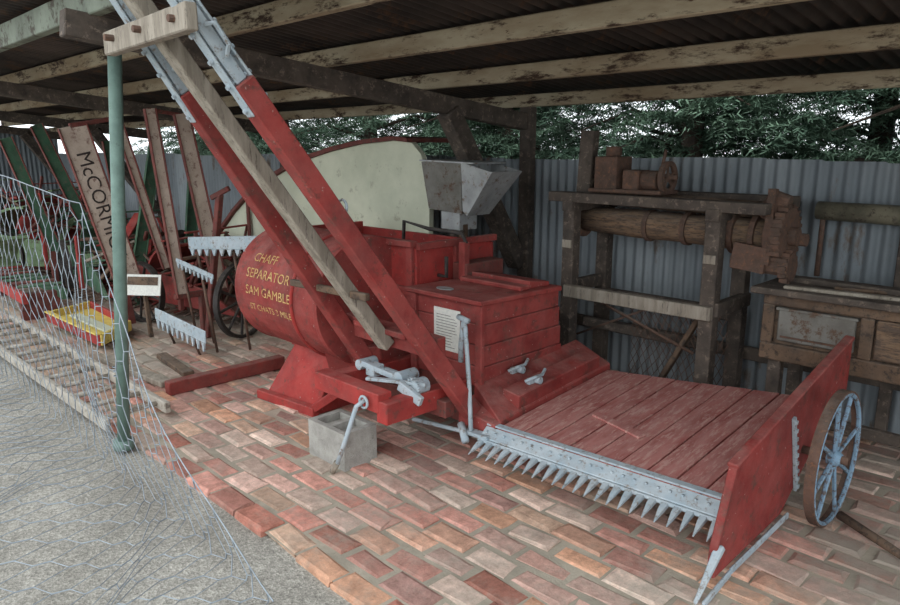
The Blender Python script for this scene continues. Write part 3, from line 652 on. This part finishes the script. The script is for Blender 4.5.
wheel('wheel',G,(-5.42,2.90,.34),.33,.05,'black','black',spokes=10,rot=.35)
G=empty('red_steering_pole');beam('pole',G,'reddk',(-5.35,2.72,1.25),(-5.62,2.66,.02),.05,.05)
beam('grip',G,'reddk',(-5.40,2.67,1.22),(-5.28,2.77,1.30),.04,.04)
G=empty('green_curved_apron')
bm=bmesh.new()
for k in range(8):
    a0=k*.16;a1=a0+.16
    f=lambda a:(-8.0-1.0*math.cos(a)*.9,.30+.42*math.sin(a))
    q0=f(a0);q1=f(a1)
    add_hexa(bm,[(q0[0],1.72,q0[1]),(q1[0],1.72,q1[1]),(q1[0],2.05,q1[1]),(q0[0],2.05,q0[1]),(q0[0],1.72,q0[1]+.03),(q1[0],1.72,q1[1]+.03),(q1[0],2.05,q1[1]+.03),(q0[0],2.05,q0[1]+.03)])
bm_obj('curved_panel',G,'greeny',bm)
beam('apron_beam',G,'redb',(-9.2,1.71,.28),(-7.3,1.71,.24),.05,.10);beam('apron_beam_b',G,'green',(-9.2,2.05,.28),(-7.3,2.05,.24),.05,.10)
for k,x in enumerate((-9.0,-7.5)): beam('apron_leg_%d'%k,G,'reddk',(x,1.88,0),(x,1.88,.26),.08,.34,up=(0,1,0))
for k in range(8): beam('apron_slat_%d'%k,G,random.choice(['red','green','reddk']),(-9.1+k*.23,1.69,.33),(-9.0+k*.23,2.07,.34),.06,.02)
# yellow tray
G=empty('yellow_tray')
t4=[(-6.98,1.80),(-5.78,1.84),(-6.12,2.20),(-7.2,2.24)]
hexa('tray_base',G,'yellow',[(x,y,.07) for x,y in t4]+[(x,y,.10) for x,y in t4])
box('tray_bearer',G,'wood',(-6.9,1.95,0),(-6.8,2.1,.07));box('tray_bearer_b',G,'wood',(-6.15,1.95,0),(-6.05,2.1,.07))
for k in range(4):
    a=t4[k];b=t4[(k+1)%4];beam('tray_side_%d'%k,G,'yellow' if k%2 else 'redb',(a[0],a[1],.115),(b[0],b[1],.115),.03,.09)
beam('tray_lip',G,'yellow',(-6.98,1.79,.165),(-5.78,1.83,.165),.05,.012);beam('tray_rib',G,'cream',(-6.9,2.0,.11),(-6.0,2.02,.11),.10,.02)
G=empty('interpretive_sign')
c=Vector((-6.02,2.30,.47));w_=Vector((.13,.10,0));u_=Vector((-.02,.02,.085))
prism('sign_board',G,'paper',[c-w_-u_,c+w_-u_,c+w_+u_,c-w_+u_],(-.012,.012,0),bev=0)
e_=Vector((.003,-.003,0))
prism('sign_print',G,'wood',[c-w_*.85+u_*.0+e_,c+w_*.85+u_*.0+e_,c+w_*.85+u_*.8+e_,c-w_*.85+u_*.8+e_],(-.001,.001,0),bev=0)
beam('sign_leg',G,'wood',(-6.04,2.32,.42),(-6.04,2.34,0),.035,.035)
beam('red_timber_on_ground',None,'redtim',(-4.46,1.80,.05),(-4.43,2.66,.06),.08,.09)
beam('grey_plank_on_ground',None,'grey',(-5.5,1.78,.035),(-4.6,1.86,.035),.09,.04)
beam('grey_plank_on_ground.001',None,'wood',(-5.3,2.12,.035),(-4.7,2.06,.035),.08,.04)
G=empty('wooden_ladder')
ra=(Vector((-7.4,1.22,.07)),Vector((-4.02,1.27,.07)));rb=(Vector((-7.4,1.60,.07)),Vector((-4.05,1.63,.07)))
beam('rail_a',G,'greyl',ra[0],ra[1],.035,.07);beam('rail_b',G,'greyl',rb[0],rb[1],.035,.07)
for k in range(13):
    t=(k+.5)/13;tube('rung_%d'%k,G,'greyl',[ra[0].lerp(ra[1],t),rb[0].lerp(rb[1],t)],.017,8)

# ---------------------------------------------------------------- wire netting
def netting():
    bm=bmesh.new()
    cw=.12;ch=.105
    X0=-8.4;X1=-1.85
    def Hh(x):
        if x<-3.8: return 1.40+.05*math.sin(x*2.1)
        u=min(1,(x+3.8)/1.9);return max(.0,1.38*(1-u)**1.3)
    def S_(x,t):
        h=Hh(x);q=noise.noise((x*1.3,t*1.5,3.1));q2=noise.noise((x*2.1,t*2.2,9.1));q3=noise.noise((x*1.1+5,t*1.7,1.1))
        if t<h:
            z=h-t;y=1.14+.05*q-.05*math.sin(z*3)*(.3 if x<-3.8 else 1);dx=.05*q2
        else:
            d=t-h;e=min(1,d*4);y=1.14+.05*q-d+.12*q3*e;z=.010+.09*max(0,q2)*e;dx=.05*q2+.22*q3*e+.15*d
        return Vector((x+dx,y,max(z,.008)))
    nx=int((X1-X0)/cw)
    for i in range(nx):
        for j in range(0,40):
            x=X0+(i+.5*(j%2))*cw;t=j*ch;lim=Hh(x)+(.12 if x<-5.6 else 1.0 if x<-2.6 else .75)
            if t>lim: continue
            a=S_(x,t);m_=S_(x,t+ch*.4)
            add_tube(bm,[a,m_],.0030,4,cap=False)
            for s in(-.5,.5):
                add_tube(bm,[m_,S_(x+s*cw,t+ch)],.0021,4,cap=False)
    top=[S_(X0+k*.08,0) for k in range(int((X1-X0)/.08))];add_tube(bm,top,.003,4)
    return bm_obj('wire_netting_fence',None,'wire',bm)
netting()

# ---------------------------------------------------------------- trees behind the wall
def tree_mesh():
    V=[];F=[]
    rnd=random.Random(3)
    for b in range(150):
        z=rnd.uniform(.9,4.4);a=rnd.uniform(0,6.283);L=rnd.uniform(1.2,2.6)*(1.1-.12*z)
        d=Vector((math.cos(a),math.sin(a),0));side=Vector((-d.y,d.x,0))
        for s in range(int(L/.06)):
            u=(s+2)/(L/.06);c=d*(L*min(u,1))+Vector((0,0,z+.25*math.sin(u*2.6)-.45*u*u))
            for sg in(-1,1):
                ln0=rnd.uniform(.12,.32)
                e=(side*sg+d*rnd.uniform(.1,.8)+Vector((0,0,rnd.uniform(-.45,.1)))).normalized()
                for k in range(7):
                    cc=c+e*(ln0*(k+.5)/7)
                    for q in(-1,1):
                        dr=(e*.6+d*q*.7+Vector((rnd.gauss(0,.3),rnd.gauss(0,.3),rnd.gauss(0,.35)))).normalized()
                        sd=dr.cross(Vector((rnd.gauss(0,.4),rnd.gauss(0,.4),1))).normalized()
                        ln=rnd.uniform(.04,.08);wd=.0075
                        i=len(V);V+= [cc-sd*wd,cc+sd*wd,cc+dr*ln+sd*wd*.4,cc+dr*ln-sd*wd*.4];F.append((i,i+1,i+2,i+3))
    me=D.meshes.new('cedar_foliage');me.from_pydata([tuple(v) for v in V],[],F);me.materials.append(M['leaf']);me.update()
    return me
tm=tree_mesh()
bm=bmesh.new();add_tube(bm,[(0,0,0),(.05,0,2),(0,.05,5)],[.14,.10,.03],10)
for k in range(26):
    z=.9+k*.14;a=k*2.4;L=1.5*(1.1-.12*z);add_tube(bm,[(0,0,z),(math.cos(a)*L*.5,math.sin(a)*L*.5,z+.2),(math.cos(a)*L,math.sin(a)*L,z)],[.03,.018,.006],5)
trunk=D.meshes.new('trunk');bm.to_mesh(trunk);bm.free();trunk.materials.append(M['bark'])
for k,(x,y,s,rt) in enumerate(((-6.3,7.3,1.0,0),(-3.6,7.2,1.05,1.3),(-1.2,7.1,1.0,2.4),(.9,7.3,1.1,4),(-9.2,7.4,1.1,5),(-12.3,7.6,1.1,.6),(-4.8,9.6,1.3,3),(-2.4,9.4,1.2,.7),(-.5,9.8,1.3,2),(3.2,8,1.2,1),(-15.5,8,1.2,2.2),(-8,10,1.3,.2),(-11,11,1.4,2.1),(-18,10,1.5,.3))):
    g=empty('cedar_tree' if k==0 else 'cedar_tree.%03d'%k);g.location=(x,y,0);g.scale=(s,s,s);g.rotation_euler=(0,0,rt)
    link(D.objects.new('foliage',tm),g);link(D.objects.new('trunk',trunk),g)

# ---------------------------------------------------------------- light
w=D.worlds.new('overcast_sky');SC.world=w;w.use_nodes=True
bg=w.node_tree.nodes['Background'];bg.inputs[0].default_value=(.90,.96,1,1);bg.inputs[1].default_value=2.15
sd=D.lights.new('overcast_sun','SUN');sd.energy=.8;sd.angle=math.radians(60);sd.color=(1,.99,.97)
so=D.objects.new('overcast_sun',sd);COL.objects.link(so);so.rotation_euler=(math.radians(50),0,math.radians(15))
# ---------------------------------------------------------------- camera
cam=D.cameras.new('camera');co=D.objects.new('camera',cam);COL.objects.link(co)
cam.sensor_width=36;cam.lens=28;cam.clip_start=.05
co.location=(0,0,1.6);co.rotation_euler=(math.radians(90-12.3),0,math.radians(45))
SC.camera=co
